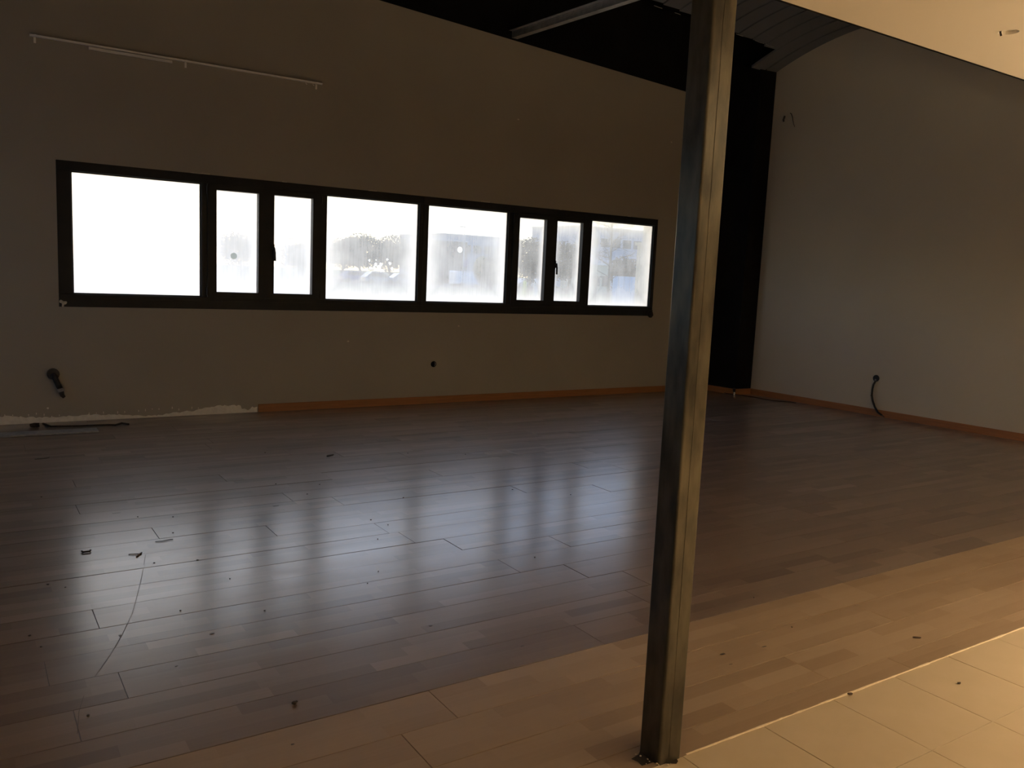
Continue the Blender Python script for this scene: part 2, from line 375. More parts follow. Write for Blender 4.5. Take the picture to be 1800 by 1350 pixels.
# ---- roof void and curved metal lining
struct(MB().box(XL-.2, 10.4, YB-.2, D+.3, 6.2, 6.3).build('ceiling_void', 'black'), 'black roof void above the lining')
lining = struct(empty('ceiling_vault'), 'curved slate grey lining of overlapping metal strips under the roof')
PWX = .28; k = 0; x1 = 9.66
while x1 > XL:
    x0 = max(x1-PWX, XL)
    yend = 8.2 if k < 2 else 7.80 - .035*(k-2)*PWX/.35 + random.uniform(-.03, .03)
    if k < 2: x0 = 9.65 - PWX*(k+1); x1 = x0 + PWX
    n = 26; prof = []
    ylist = [YB+.05, 2.0, 4.5, 6.2] + [6.55 + (yend-6.55)*i/n for i in range(n+1)]
    vs_, fs_ = [], []
    dz = -.0 if k >= 2 else -.004
    for yy in ylist:
        xo = .0455*(7.2-yy) if k < 2 else 0
        for (px, pz) in ((x0+.014, .0), (x0+.0145, -.008), (x1-.0145, -.008), (x1-.014, 0), (x1-.014, .02), (x0+.014, .02)):
            vs_.append((px + (xo if k < 2 else 0), yy, ZR(yy)+pz+dz+.008))
    for i in range(len(ylist)-1):
        fs_ += [(i*6+j, i*6+(j+1) % 6, (i+1)*6+(j+1) % 6, (i+1)*6+j) for j in range(6)]
    fs_ += [tuple(range(6)), tuple(len(vs_)-6+j for j in range(6))]
    MB().add(vs_, fs_).build('lining_strip', 'panel', lining)
    x1 = x0; k += 1
vs_, fs_ = [], []
for i, yy in enumerate([YB, 2, 4.5, 6.2] + [6.55+.09*k for k in range(13)]):
    vs_ += [(XL, yy, ZR(yy)+.034), (9.75, yy, ZR(yy)+.034)]
    if i: fs_.append((2*i-2, 2*i-1, 2*i+1, 2*i))
MB().add(vs_, fs_).build('backing_felt', 'black', lining)
# frayed pale trim left on the cut edge of the lining
for (u0, u1) in ((1150, 1164), (1186, 1196), (1226, 1236), (1294, 1306), (1327, 1343), (1346, 1360)):
    a = at(u0, 2+(u0-1127)*.345, 1, 7.72); b = at(u1, 2+(u1-1127)*.345, 1, 7.72)
    mb = MB().tube([a, (a+b)/2+Vector((0, 0, random.uniform(-.006, .002))), b], .004, 5); mb.build('trim_scrap', 'tape', lining)
# ---- gallery soffit above the camera, with a round lamp cut-out
HX, HY = at(1773, 56.5, 2, ZG).x, at(1773, 56.5, 2, ZG).y; HR = .034
bm = bmesh.new()
N = 24
ring = [bm.verts.new((HX+HR*math.cos(2*math.pi*i/N), HY+HR*math.sin(2*math.pi*i/N), ZG)) for i in range(N)]
ring2 = [bm.verts.new((v.co.x, v.co.y, ZG+.013)) for v in ring]
sq = [bm.verts.new((HX+.2*max(-1, min(1, 1.42*math.cos(2*math.pi*i/N))), HY+.2*max(-1, min(1, 1.42*math.sin(2*math.pi*i/N))), ZG)) for i in range(N)]
for i in range(N):
    j = (i+1) % N
    bm.faces.new((sq[i], sq[j], ring[j], ring[i])); bm.faces.new((ring[i], ring[j], ring2[j], ring2[i]))
def q(x0, x1, y0, y1): bm.faces.new([bm.verts.new(p) for p in ((x0, y0, ZG), (x1, y0, ZG), (x1, y1, ZG), (x0, y1, ZG))])
q(XL, HX-.2, YB, YG); q(HX+.2, XR(YB), YB, YG); q(HX-.2, HX+.2, YB, HY-.2); q(HX-.2, HX+.2, HY+.2, YG)
me = bpy.data.meshes.new('ceiling_low'); bm.to_mesh(me); bm.free(); me.materials.append(MT['soffit'])
low = bpy.data.objects.new('ceiling_low', me); COL.objects.link(low); struct(low, 'cream painted soffit of the gallery overhead with one lamp cut-out')
MB().box(XL, XR(YG)+.05, YG-.012, YG, ZG-.0005, ZG+.30).build('fascia', 'black', low)
MB().box(XL, XR(YB), YB, YG-.012, ZG+.10, ZG+.28).build('gallery_slab', 'back', low)
MB().cyl((HX, HY, ZG+.0125), (HX, HY, ZG+.09), HR+.012, 20).build('lamp_recess', 'plaster', low)
mb = MB()
a = Vector((HX-.026, HY+.012, ZG+.01)); mb.tube([a, a+Vector((-.004, .002, -.012)), a+Vector((-.001, -.001, -.026))], .0035, 6)
mb.build('cable_stub', 'debris', low)

# ---- skirting
def skirt(name, pts, h=.083, t=.014):
    vs_, fs_ = [], []
    for i, (x, y, nx, ny) in enumerate(pts):
        vs_ += [(x, y, 0), (x+nx*t, y+ny*t, 0), (x+nx*t, y+ny*t, h-.006), (x+nx*(t-.006), y+ny*(t-.006), h), (x, y, h)]
        if i: fs_ += [((i-1)*5+k, (i-1)*5+(k+1) % 5, i*5+(k+1) % 5, i*5+k) for k in range(5)]
    fs_ += [(0, 1, 2, 3, 4), tuple(len(vs_)-5+k for k in (4, 3, 2, 1, 0))]
    return struct(MB().add(vs_, fs_).build(name, 'skirt'))
skirt('baseboard_back', [(2.625, D-.001, 0, -1), (9.15, D-.001, 0, -1)])
skirt('baseboard_pillar', [(9.160, D-.02, -1, 0), (9.2235, 8.1845, -1, -1), (XR(8.17)-.0145, 8.169, 0, -1)])
skirt('baseboard_right', [(XR(8.165)-.001, 8.165, -1, 0), (XR(YB)-.001, YB+.02, -1, 0)])

# ---- ragged raw plaster where the skirting is missing
mb = MB(); vs_, fs_ = [], []; x = XL+.02; i = 0; h = .06
def hp(x):
    base = .05 + .02*math.sin(x*2.3+1) + .012*math.sin(x*7.1)
    if 2.0 < x < 2.55: base = .055 + .03*math.sin((x-2.0)/.55*math.pi) - (.03 if x > 2.45 else 0)
    return max(.012, base + random.uniform(-.008, .008))
while x < 2.62:
    hh = hp(x); vs_ += [(x, D-.0005, .0), (x, D-.004, .001), (x, D-.0035, hh-.004), (x, D-.0003, hh)]
    if i: fs_ += [((i-1)*4+k, (i-1)*4+k+1, i*4+k+1, i*4+k) for k in range(3)]
    i += 1; x += random.uniform(.012, .035)
mb.add(vs_, fs_)
mb.build('bare_plaster', 'plaster', wall_back)['label'] = 'ragged white plaster edge left by missing skirting'
mb = MB()
for x in [.72+.062*k for k in range(-22, 22)]:
    if random.random() < .72:
        z = .062 + random.uniform(-.01, .02); hgt = random.uniform(.008, .028)
        mb.box(x-.003, x+.003, D-.003, D-.0003, z, z+hgt)
mb.build('adhesive_dabs', 'plaster', wall_back)

# ================================================================== WINDOWS
GY = D+.035
def bar(mb, x0, x1, z0, z1, y0=D-.006, y1=D+.07): mb.box(x0, x1, y0, y1, z0, z1)
def window(n, X0, X1, fixed, sashes, label, glassmats):
    root = struct(empty('window_%d' % n, ((X0+X1)/2, D, WZ0)), label); ox = Vector(root.location)
    def shift(o): o.location = -ox; return o
    # outer frame: four rails + mullions where the lights change
    for (a, b, c, d) in ((X0, X1, WZ1-.085, WZ1), (X0, X1, WZ0, WZ0+.118)):
        mb = MB(); bar(mb, a, b, c, d); shift(mb.build('frame_rail', 'frame', root, bevel=.004))
    zz0, zz1 = WZ0+.118, WZ1-.085
    cuts = []
    L = sorted(fixed + [(s[0][0], s[1][1]) for s in [sashes]])
    edges = [X0] + [v for p in L for v in p] + [X1]
    for a, b in zip(edges[::2], edges[1::2]):
        mb = MB(); bar(mb, a, b, zz0, zz1); shift(mb.build('frame_stile', 'frame', root, bevel=.004))
    # ledge line of the bottom rail
    mb = MB(); mb.box(X0, X1, D-.018, D-.004, WZ0+.072, WZ0+.080); shift(mb.build('sill_bead', 'frame', root))
    lights = [(p, None) for p in fixed] + [(s, 1) for s in sashes]
    lights.sort(key=lambda t: t[0][0])
    gi = 0
    for k, (p, is_s) in enumerate(lights):
        if is_s is None:
            x0, x1, z0, z1 = p[0], p[1], zz0, zz1
            par = root
            mb = MB()
            for (a, b, c, d) in ((x0, x1, z0, z0+.012), (x0, x1, z1-.012, z1), (x0, x0+.012, z0, z1), (x1-.012, x1, z0, z1)): mb.box(a, b, D+.012, D+.028, c, d)
            shift(mb.build('glazing_bead', 'frame', root))
        else:
            sx0, sx1 = p; z0, z1 = zz0+.002, zz1-.002
            par = shift(MB().build('sash', 'frame', root)) if False else None
            mb = MB(); sw, sh = .085, .052
            first = (k > 0 and lights[k-1][1] is None)
            l, r = (.085, .08) if first else (.08, .085)
            for (a, b, c, d) in ((sx0, sx1, z0, z0+sh), (sx0, sx1, z1-sh, z1), (sx0, sx0+l, z0+sh, z1-sh), (sx1-r, sx1, z0+sh, z1-sh)): mb.box(a, b, D-.026, D+.05, c, d)
            par = shift(mb.build('sash', 'frame', root))
            mb = MB()
            for zc in (z0+.06, z1-.06):
                xh = sx0-.004 if first else sx1+.004
                mb.cyl((xh, D-.03, zc-.04), (xh, D-.03, zc+.04), .009, 10)
            o = mb.build('hinge', 'seal', par)
            x0, x1 = sx0+l, sx1-r; z0 += sh; z1 -= sh
            if not first:      # the handle sits on the meeting stile
                mb = MB(); hx = sx0+.066; hz = 1.70
                mb.box(hx-.016, hx+.016, D-.036, D-.024, hz-.045, hz+.045)
                mb.cyl((hx, D-.03, hz), (hx, D-.068, hz), .011, 12)
                mb.tube([(hx, D-.064, hz+.012), (hx+.008, D-.066, hz-.04), (hx+.012, D-.064, hz-.125)], .0115, 10)
                mb.build('window_handle', 'seal', par, smooth=False)['label'] = 'dark lever handle on the meeting stile'
        g = MB().box(x0-.006, x1+.006, GY, GY+.006, z0-.006, z1+.006).build('glass_pane', glassmats[gi], par); gi += 1
        if par is root: shift(g)
    return root
XM = 4.49
W1 = window(1, WX0, XM, [(.915, 2.055), (3.335, 4.435)], [(2.11, 2.69), (2.69, 3.265)], 'dark framed strip window unit nearest the left, glare filling its large pane', ['glass_x', 'glass_l', 'glass_l', 'glass_m'])
W2 = window(2, XM, WX1, [(4.55, 5.64), (6.925, 8.0)], [(5.705, 6.275), (6.275, 6.85)], 'dark framed strip window unit ending near the steel column', ['glass_m', 'glass_r', 'glass_r', 'glass_r'])
# marks stuck to the glass
def sticker(u, v, r, m, name, par, yy=GY-.002):
    p = at(u, v, 1, yy); mb = MB().cyl((p.x, yy, p.z), (p.x, yy+.0015, p.z), r, 18)
    o = mb.build(name, m, par); o.location = -Vector(par.location); return o
# foam and filler remains round the frame
mb = MB()
for i in range(7): mb.ball((WX0+.035+random.uniform(-.025, .025), D-.004, WZ0+.03+random.uniform(-.02, .02)), random.uniform(.008, .018), 6, (1, .6, 1), .25)
mb.build('foam_remnant', 'foam', wall_back)['label'] = 'crumb of pale foam at the lower window corner'
p = at(1143.5, 552, 1, D-.02)
MB().ball((p.x, D-.016, p.z), .052, 10, (1, .5, 1), .12).build('sealant_blob', 'seal', wall_back)['label'] = 'black sealant blob at the lower window corner'
mb = MB()
for u, v, L in ((352, 303, .18), (655, 338, .10), (853, 358, .12), (1106, 381, .05), (985, 373, .03), (500, 318, .05)):
    p = at(u, v, 1, D-.003); pts = [(p.x-L/2+L*k/5, D-.003, WZ1+.003+random.uniform(-.001, .004)) for k in range(6)]
    mb.tube(pts, .004, 5)
mb.build('filler_chips', 'foam', wall_back)

# ================================================================== OBJECTS INDOORS
# ---- steel column: welded square hollow section
cx0, cy0, cw = 1.853, 1.835, .096
colm = empty('steel_column', (cx0+cw/2, cy0+cw/2, 0)); tag(colm, 'tall raw steel column standing at the edge of the tiles', 'column')
def loc(o, r): o.location = o.location - Vector(r.location); return o
h = ZG
def rr(x0, x1, y0, y1, r=.008, n=4):
    out = []
    for (cx, cy, a0) in ((x1-r, y0+r, -90), (x1-r, y1-r, 0), (x0+r, y1-r, 90), (x0+r, y0+r, 180)):
        for i in range(n+1):
            a = math.radians(a0 + 90*i/n); out.append((cx+r*math.cos(a), cy+r*math.sin(a)))
    return out
sx = cx0 + .042
o = loc(MB().prism(rr(cx0, cx0+cw, cy0, cy0+cw), 2, -.012, h).build('shaft', 'steel', colm), colm)
pts = [(sx+random.gauss(0, .0006), cy0+.0006, .02+.06*i) for i in range(int((h-.02)/.06))]
loc(MB().tube(pts, .0022, 6).build('weld_seam', 'steel', colm, smooth=True), colm)
loc(MB().box(cx0-.03, cx0+cw+.03, cy0-.03, cy0+cw+.03, h-.012, h-.001).build('head_plate', 'steel', colm, bevel=.003), colm)
# flat patch for the broken-out hollow round the foot, its shade painted dark, and mortar crumbs
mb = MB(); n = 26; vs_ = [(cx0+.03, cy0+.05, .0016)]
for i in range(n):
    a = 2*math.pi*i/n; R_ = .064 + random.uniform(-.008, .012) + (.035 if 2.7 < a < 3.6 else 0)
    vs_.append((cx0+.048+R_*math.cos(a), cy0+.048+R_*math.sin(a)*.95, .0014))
mb.add(vs_, [(0, 1+i, 1+(i+1) % n) for i in range(n)]).build('break_out', 'hole', floor)['label'] = 'broken-out hollow round the column foot, its shade painted dark'
for i in range(12):
    a = random.uniform(2.2, 6.6); R_ = random.uniform(.055, .085)
    mb = MB().ball((cx0+.048+R_*math.cos(a), cy0+.048+R_*math.sin(a), .004), random.uniform(.002, .005), 6, (1, 1, .6), .3)
    tag(mb.build('mortar_crumb', 'mortar'), 'small pale mortar crumb lying at the foot of the steel column', 'crumb', 'mortar crumbs round the column foot')

# ---- galvanised channel spanning under the roof
bx = 5.57
beam = empty('roof_channel', (bx, D, 4.3)); tag(beam, 'galvanised steel channel running from the window wall towards the gallery', 'beam')
y0, y1 = YG+.05, D-.003
web = MB(); zt0, zt1 = 4.305, 4.245     # at wall, at gallery end (slight fall)
def sl(mb, xa, xb, za, zb):
    """bar following the fall of the channel"""
    f0 = -.028*(y1-y0)
    mb.add([(xa,y1,4.30+za),(xb,y1,4.30+za),(xb,y1,4.30+zb),(xa,y1,4.30+zb),(xa,y0,4.30+f0+za),(xb,y0,4.30+f0+za),(xb,y0,4.30+f0+zb),(xa,y0,4.30+f0+zb)],
           [(0,1,2,3),(7,6,5,4),(0,4,5,1),(1,5,6,2),(2,6,7,3),(3,7,4,0)])
    return mb
loc(sl(MB(), bx-.002, bx+.002, 0, .075).build('web', 'galv', beam), beam)
loc(sl(MB(), bx-.002, bx+.075, -.004, 0).build('bottom_flange', 'galv', beam), beam)
loc(sl(MB(), bx-.045, bx+.002, .071, .075).build('top_flange', 'galv', beam), beam)
for zz in (.028, .052): loc(sl(MB(), bx-.005, bx-.002, zz, zz+.004).build('stiffening_rib', 'galv', beam), beam)

# ---- curtain rail high on the window wall
rl = empty('curtain_rail', (1.93, D, 3.405)); tag(rl, 'thin white curtain rail fixed high above the left window', 'curtain rail')
loc(MB().box(.622, 3.245, D-.060, D-.030, 3.396, 3.412).build('track', 'rail', rl), rl)
for x in (.66, 1.911, 3.20):
    mb = MB().box(x-.008, x+.008, D-.052, D-.001, 3.410, 3.416).box(x-.009, x+.009, D-.006, D-.001, 3.352, 3.416)
    loc(mb.build('bracket', 'rail', rl), rl)
for x in (.618, 3.243): loc(MB().box(x, x+.006, D-.058, D-.032, 3.394, 3.414).build('end_stop', 'rail', rl), rl)
for x in (3.075, 3.15):
    mb = MB().tube([(x, D-.045, 3.398), (x, D-.047, 3.385), (x+.010, D-.047, 3.374), (x+.012, D-.045, 3.384)], .003, 6)
    loc(mb.build('glider_hook', 'rail', rl), rl)
o = MB().box(1.078, 1.783, D-.05, D-.028, 3.366, 3.388).box(1.078, 1.783, D-.056, D-.05, 3.364, 3.370).build('cover_strip', 'rail')
tag(o, 'short white cover strip hanging just under the curtain rail', 'strip')

# ---- pipe stub, sockets and wires
pr = empty('pipe_stub', (.738, D, .452)); tag(pr, 'dark capped pipe stub bending out of the wall below the window', 'pipe')
loc(MB().cyl((.738, D-.001, .452), (.738, D-.03, .452), .052, 20).build('flange', 'pvc', pr, smooth=False, bevel=.004), pr)
a, b = Vector((.738, D-.02, .445)), Vector((.815, D-.06, .25))
loc(MB().tube([a, a+Vector((.012, -.035, -.03)), a+Vector((.035, -.045, -.09)), a+Vector((.052, -.045, -.13))], .024, 12).build('bend', 'pvc', pr, smooth=True), pr)
loc(MB().cyl(a+Vector((.050, -.045, -.120)), a+Vector((.058, -.045, -.150)), .027, 14).build('tape_wrap', 'tape', pr), pr)
loc(MB().tube([a+Vector((.056, -.045, -.145)), a+Vector((.066, -.044, -.185)), a+Vector((.082, -.042, -.205))], .025, 12, .015).build('end_cap', 'pvc', pr), pr)
p = at(84, 717.5, 1, D)
tag(MB().cyl((p.x, D-.0005, p.z), (p.x, D-.008, p.z), .009, 12).build('cable_clip', 'white'), 'tiny white clip on the wall under the pipe stub', 'clip')
p = at(762, 640, 1, D)
sk = empty('wall_box', (p.x, D, p.z)); tag(sk, 'round black open wall box between the window and skirting', 'wall box')
loc(MB().cyl((p.x, D-.0005, p.z), (p.x, D-.004, p.z), .036, 20).build('rim', 'seal', sk), sk)
loc(MB().cyl((p.x-.006, D-.004, p.z), (p.x-.006, D-.0055, p.z), .028, 20).build('recess', 'black', sk), sk)
loc(MB().tube([(p.x+.012, D-.005, p.z-.02), (p.x+.02, D-.012, p.z+.002), (p.x+.012, D-.006, p.z+.02)], .004, 6).build('wire_end', 'tape', sk), sk)
for (u, v) in ((806, 573), (911, 210), (1180, 250), (612, 600)):
    p = at(u, v, 1, D)
    MB().ball((p.x, D-.001, p.z), .011, 6, (1.2, .25, .8), .3).build('plaster_chip', 'foam', wall_back)
def rwx(u, v, off):
    d = pix(u, v); o = Vector((0, 0, EYE)); nrm = Vector((1, .0455, 0)); k = 9.534+.0455*8.146-off
    return o + d*((k-nrm.dot(o))/nrm.dot(d))
p = rwx(1540.5, 665, 0); n_ = Vector((-1, -.0455, 0)).normalized(); tdir = Vector((-.0455*-1, -1, 0)).normalized()
rs = empty('wall_outlet', p); tag(rs, 'black round wall outlet with a dangling braided cable on right wall', 'outlet')
loc(MB().cyl(p+n_*.001, p+n_*.012, .042, 20).build('cover', 'rubber', rs, bevel=.003), rs)
loc(MB().cyl(p+n_*.012+Vector((0, 0, -.02)), p+n_*.02+Vector((0, 0, -.02)), .014, 12).build('gland', 'chrome', rs), rs)
path = [rwx(1539, 670, .02), rwx(1535.5, 676, .03), rwx(1533.5, 684, .03), rwx(1532.5, 695, .03), rwx(1534, 705, .03), rwx(1537.5, 715, .04), rwx(1543, 725, .05), rwx(1550, 730, .05)]
cable = MB().tube(path, .0125, 8).build('braided_cable', 'rubber', rs, smooth=True); loc(cable, rs)
for i in range(14):
    k = i/14*(len(path)-1); a = path[int(k)].lerp(path[min(int(k)+1, len(path)-1)], k-int(k))
    if i in (3, 6, 9, 11): MB().ball(a, .015, 8).build('cable_tie', 'rubber', cable)
loc(MB().cyl(path[-1], path[-1]+(path[-1]-path[-2]).normalized()*.035, .009, 10).build('connector', 'chrome', rs), rs)
a = rwx(1378, 211, 0)
tag(MB().tube([a+Vector((0, 0, -.02)), a+n_*.012, a+n_*.015+Vector((.0, -.02, .05))], .013, 7).build('cable_stub', 'rubber'), 'short black cable stub high on the right wall beside pillar', 'cable')
ps = [rwx(1389, 199, .008), rwx(1391, 200, .012), rwx(1393, 206, .012), rwx(1394, 213, .012), rwx(1395, 218, .012), rwx(1397, 223, .010)]
tag(MB().tube(ps, .006, 6, .003).build('loose_wire', 'rubber'), 'thin loose wire hanging on the upper right wall', 'wire')
# cable and plug by the pillar
cp = [flo(u, v)+Vector((0, 0, .006)) for u, v in ((1264, 688), (1276, 692), (1290, 694), (1305, 695.5), (1322, 698), (1345, 702.5), (1365, 705.5), (1385, 707), (1399, 709))]
tag(MB().tube(cp, .006, 6).build('floor_cable', 'rubber'), 'thin black cable lying on the parquet along the right skirting', 'cable')
p = flo(1290.5, 694); pg = empty('cable_plug', (p.x, p.y, 0)); tag(pg, 'small black and nickel plug standing at the pillar corner', 'plug')
MB().cyl((0, 0, .002), (0, 0, .045), .014, 12).build('sleeve', 'chrome', pg)
MB().cyl((0, 0, .045), (-.012, 0, .092), .02, 12).build('housing', 'rubber', pg)

# ---- loose board and stick by the left wall
b0 = flo(172, 757.5); 
lb = empty('loose_board', (b0.x-.75, b0.y+.02, 0)); tag(lb, 'loose grey floor board lying by the left end of the window wall', 'board')
lb.rotation_euler = (0, 0, -.02)
MB().box(-.75, .75, -.085, .085, .0015, .015).build('face', 'tape', lb, bevel=.002)
MB().box(-.73, .76, .085, .094, .003, .009).build('tongue', 'screed', lb)
pa = [flo(u, v)+Vector((0, 0, .012)) for u, v in ((76, 747), (90, 752), (140, 751), (190, 749), (203, 749.5), (214, 746), (226, 748))]
tag(MB().tube(pa, .010, 6).build('bent_stick', 'debris'), 'thin dark bent stick lying against the left wall', 'stick')
p = flo(60, 751)
tag(MB().ball((p.x, p.y, .02), .05, 8, (1, .6, .4), .3).build('debris_lump', 'debris'), 'dark debris lump at the end of the bent stick', 'debris')

# ---- litter on the parquet
def chip(u, v, L, W, name='debris_speck', label='tiny dark debris speck on the parquet', cat='debris', group='dark debris specks on the parquet', m='debris', ang=None, hgt=.004):
    p = flo(u, v); n = 7; a0 = random.uniform(0, 6) if ang is None else ang
    pts = []
    for i in range(n):
        a = 2*math.pi*i/n; k = random.uniform(.7, 1.15); x, y = L*k*math.cos(a), W*k*math.sin(a)
        pts.append((x*math.cos(a0)-y*math.sin(a0), x*math.sin(a0)+y*math.cos(a0)))
    o = MB().prism(pts, 2, .0005, .0005+hgt).build(name, m); o.location = (p.x, p.y, .0005)
    return tag(o, label, cat, group)
for (u, v) in ((73, 874), (84, 1028), (115, 1033), (304, 909), (304, 937), (347, 985), (271, 990), (242, 909), (485, 851), (466, 796), (818, 799), (717, 797), (562, 852), (709, 875), (540, 869), (652, 914), (901, 861), (940, 980), (1003, 870), (682, 923), (664, 948), (646, 1026), (665, 1005), (52, 1118), (72, 1138), (155, 1259), (465, 1074), (317, 1074), (404, 1018), (1325, 1051), (1392, 1103)):
    chip(u, v, random.uniform(.0035, .007), random.uniform(.003, .005), hgt=.003)
chip(1610, 1122, .022, .006, 'dry_leaf', 'curled dry leaf on the pale planks near the tiles', 'leaf', None, 'stain', -.6, .006)
chip(1494, 1221, .012, .006, 'dry_leaf', 'small dry leaf straddling the pale filler line', 'leaf', None, 'stain', -.4, .005)
chip(1686, 1202, .010, .006, 'bark_flake', 'tiny brown flake alone on a beige tile', 'flake', None, 'stain', 0)
chip(580, 801, .05, .014, 'bark_flake', 'long dark flake on the shaded planks under the windows', 'flake', None, 'debris', .5, .006)
chip(73, 806, .05, .022, 'bark_flake', 'broad dark flake near the left edge of the planks', 'flake', None, 'stain', .2)
for (u, v, L, W) in ((373, 1114, .020, .011), (485, 889, .035, .02), (211, 1117, .012, .012), (757, 1100, .015, .008), (918, 1136, .02, .011), (310, 1171, .010, .008), (514, 1309, .012, .009), (1270, 1150, .03, .014), (1343, 1137, .025, .010), (1285, 1168, .02, .008), (205, 902, .05, .012), (1478, 853, .04, .010), (1520, 857, .03, .010), (1690, 871, .05, .012)):
    o = chip(u, v, L*.6, W*.5, 'floor_stain', '', '', '', 'stain', random.uniform(-.2, .2), .0004)
    for k_ in ('label', 'category', 'group'):
        if k_ in o: del o[k_]
    o.parent = floor
p = flo(152, 971)
tag(MB().tube([(p.x-.02, p.y+.012, .006), (p.x-.016, p.y-.006, .006), (p.x+.016, p.y-.006, .006), (p.x+.02, p.y+.012, .006)], .005, 6).build('bent_staple', 'debris'), 'bent black staple lying in the bright window reflection', 'staple')
p = flo(241, 976); tw = empty('crossed_twig', (p.x, p.y, 0)); tw.scale = (.75, .75, .75); tag(tw, 'dry forked twig lying in the bright window reflection', 'twig')
MB().tube([(-.05, .03, .004), (.0, .012, .006), (.03, .0, .004)], .0035, 6).build('side_twig', 'stain', tw)
MB().tube([(-.012, -.045, .004), (.012, -.005, .007), (.035, .035, .004)], .005, 6).build('main_twig', 'stain', tw)
pa = [flo(u, v)+Vector((0, 0, .003)) for u, v in ((273, 953), (285, 952), (299, 949), (304, 949))]
tag(MB().tube(pa, .0022, 5).build('straw', 'debris'), 'thin dark straw beside the forked twig', 'straw')
p = flo(517, 1238)
be = empty('dead_beetle', (p.x, p.y, 0)); tag(be, 'small dead beetle on the dark planks near the camera', 'beetle')
MB().ball((0, 0, .006), .010, 8, (1, .8, .55)).build('body', 'debris', be); MB().ball((.010, .004, .006), .005, 8, (1, 1, .7)).build('head', 'debris', be)
# long curved scuff across the planks
sp = [flo(u, v) for u, v in ((256, 975), (250, 1010), (243, 1040), (232, 1080), (215, 1115), (195, 1150), (170, 1185), (150, 1215), (139, 1250), (136, 1290))]
mb = MB(); vs_, fs_ = [], []
for i, q_ in enumerate(sp):
    vs_ += [(q_.x-.0011, q_.y, .0006), (q_.x+.0011, q_.y, .0006)]
    if i: fs_.append((2*i-2, 2*i-1, 2*i+1, 2*i))
mb.add(vs_, fs_).build('long_scuff', 'scuff', floor)['label'] = 'long curved dark scuff across the planks'

# ================================================================== ADDED LAMPS, unseen, hung under the gallery behind the camera
def pendant(x, y, z, label):
    r = empty('added_drum_pendant', (x, y, z)); tag(r, label, 'lamp', 'added drum pendants under the gallery')
    mb = MB(); n = 32; R_, hh, t_ = .24, .15, .004
    prof = [(R_, -hh), (R_, hh), (R_-t_, hh), (R_-t_, -hh)]
    vs_ = [(q_[0]*math.cos(2*math.pi*i/n), q_[0]*math.sin(2*math.pi*i/n), q_[1]) for q_ in prof for i in range(n)]
    mb.add(vs_, [(k*n+i, k*n+(i+1) % n, ((k+1) % 4)*n+(i+1) % n, ((k+1) % 4)*n+i) for k in range(4) for i in range(n)])
    mb.build('drum_shade', 'black', r)  # opaque shade added to keep lamplight off the far walls
    MB().ball((0, 0, .045), .075, 16).build('globe', 'globe', r, smooth=True)
    MB().cyl((0, 0, .115), (0, 0, .15), .02, 12).build('lamp_holder', 'lamp_body', r)
    for k in range(3): MB().cyl((0, 0, .12), ((R_-.002)*math.cos(k*2.094), (R_-.002)*math.sin(k*2.094), .12), .003, 6).build('shade_arm', 'chrome', r)
    MB().cyl((0, 0, .13), (0, 0, ZG-z), .004, 8).build('flex', 'rubber', r); MB().cyl((0, 0, ZG-z-.03), (0, 0, ZG-z), .05, 16).build('ceiling_rose', 'lamp_body', r)
pendant(4.5, .05, 1.55, 'added unseen drum pendant under the gallery well right of the camera')
pendant(6.9, -.2, 1.55, 'added unseen drum pendant under the gallery towards the right wall')
pendant(2.2, -1.6, 1.55, 'added unseen drum pendant under the gallery behind the camera')

# ================================================================== OUTSIDE
GZ = -.45
struct(MB().box(-260, 420, D+.3, 500, GZ-.3, GZ).box(-260, XL-.3, -120, D+.3, GZ-.3, GZ).build('ground', 'grass'), 'pale meadow outside the windows')
struct(MB().box(-260, 420, 92, 150, GZ-.02, GZ+.02).build('ground_parking', 'tarmac'), 'tarmac parking strip beyond the meadow')
def out(u, v, dist): return at(u, v, 1, dist)
def vehicle(u, v, dist, L, H, Wd, m, label, van=False):
    p = out(u, v, dist); r = empty('van' if van else 'car', (p.x, dist, GZ+.02)); tag(r, label, 'van' if van else 'car', 'vehicles on the far parking strip')
    if van: prof = [(-L/2, .35), (L/2, .35), (L/2, .95), (L/2-.25, 1.15), (L/2-1.0, H-.1), (L/2-1.2, H), (-L/2+.1, H), (-L/2, H-.15)]
    else: prof = [(-L/2, .3), (L/2, .3), (L/2, .7), (L/2-.9, .9), (L/2-1.7, H), (-L/2+.9, H), (-L/2+.2, .95), (-L/2, .85)]
    MB().prism(prof, 1, -Wd/2, Wd/2).build('body', m, r, bevel=.05)
    if van: gl = [[(L/2-1.0, 1.2), (L/2-.35, 1.2), (L/2-.9, H-.22), (L/2-1.25, H-.22)]]
    else: gl = [[(L/2-1.15, .92), (L/2-1.75, H-.07), (.0, H-.07), (.0, .92)], [(-.1, .92), (-.1, H-.07), (-L/2+.95, H-.07), (-L/2+.45, .98)]]
    for g in gl: MB().prism(g, 1, -Wd/2-.01, Wd/2+.01).build('side_window', 'carg', r)
    for sx_ in (-1, 1):
        for sy in (-1, 1):
            MB().cyl((sx_*L*.31, sy*(Wd/2-.2), .32), (sx_*L*.31, sy*(Wd/2+.02), .32), .32, 16).build('wheel', 'tyre', r)
vehicle(825, 490, 100, 5.3, 2.1, 1.9, 'carw', 'long white van parked in front of the grey building', True)
vehicle(872, 492, 96, 4.2, 1.45, 1.7, 'carw', 'white car parked right of the white van')
vehicle(785, 492, 104, 4.3, 1.45, 1.7, 'card', 'dark car parked left of the white van')
vehicle(712, 488, 102, 4.2, 1.45, 1.7, 'cars', 'silver car parked at the right of the bushy trees')
vehicle(665, 486, 98, 4.2, 1.5, 1.7, 'cars', 'silver car parked below the middle of the bushy trees')
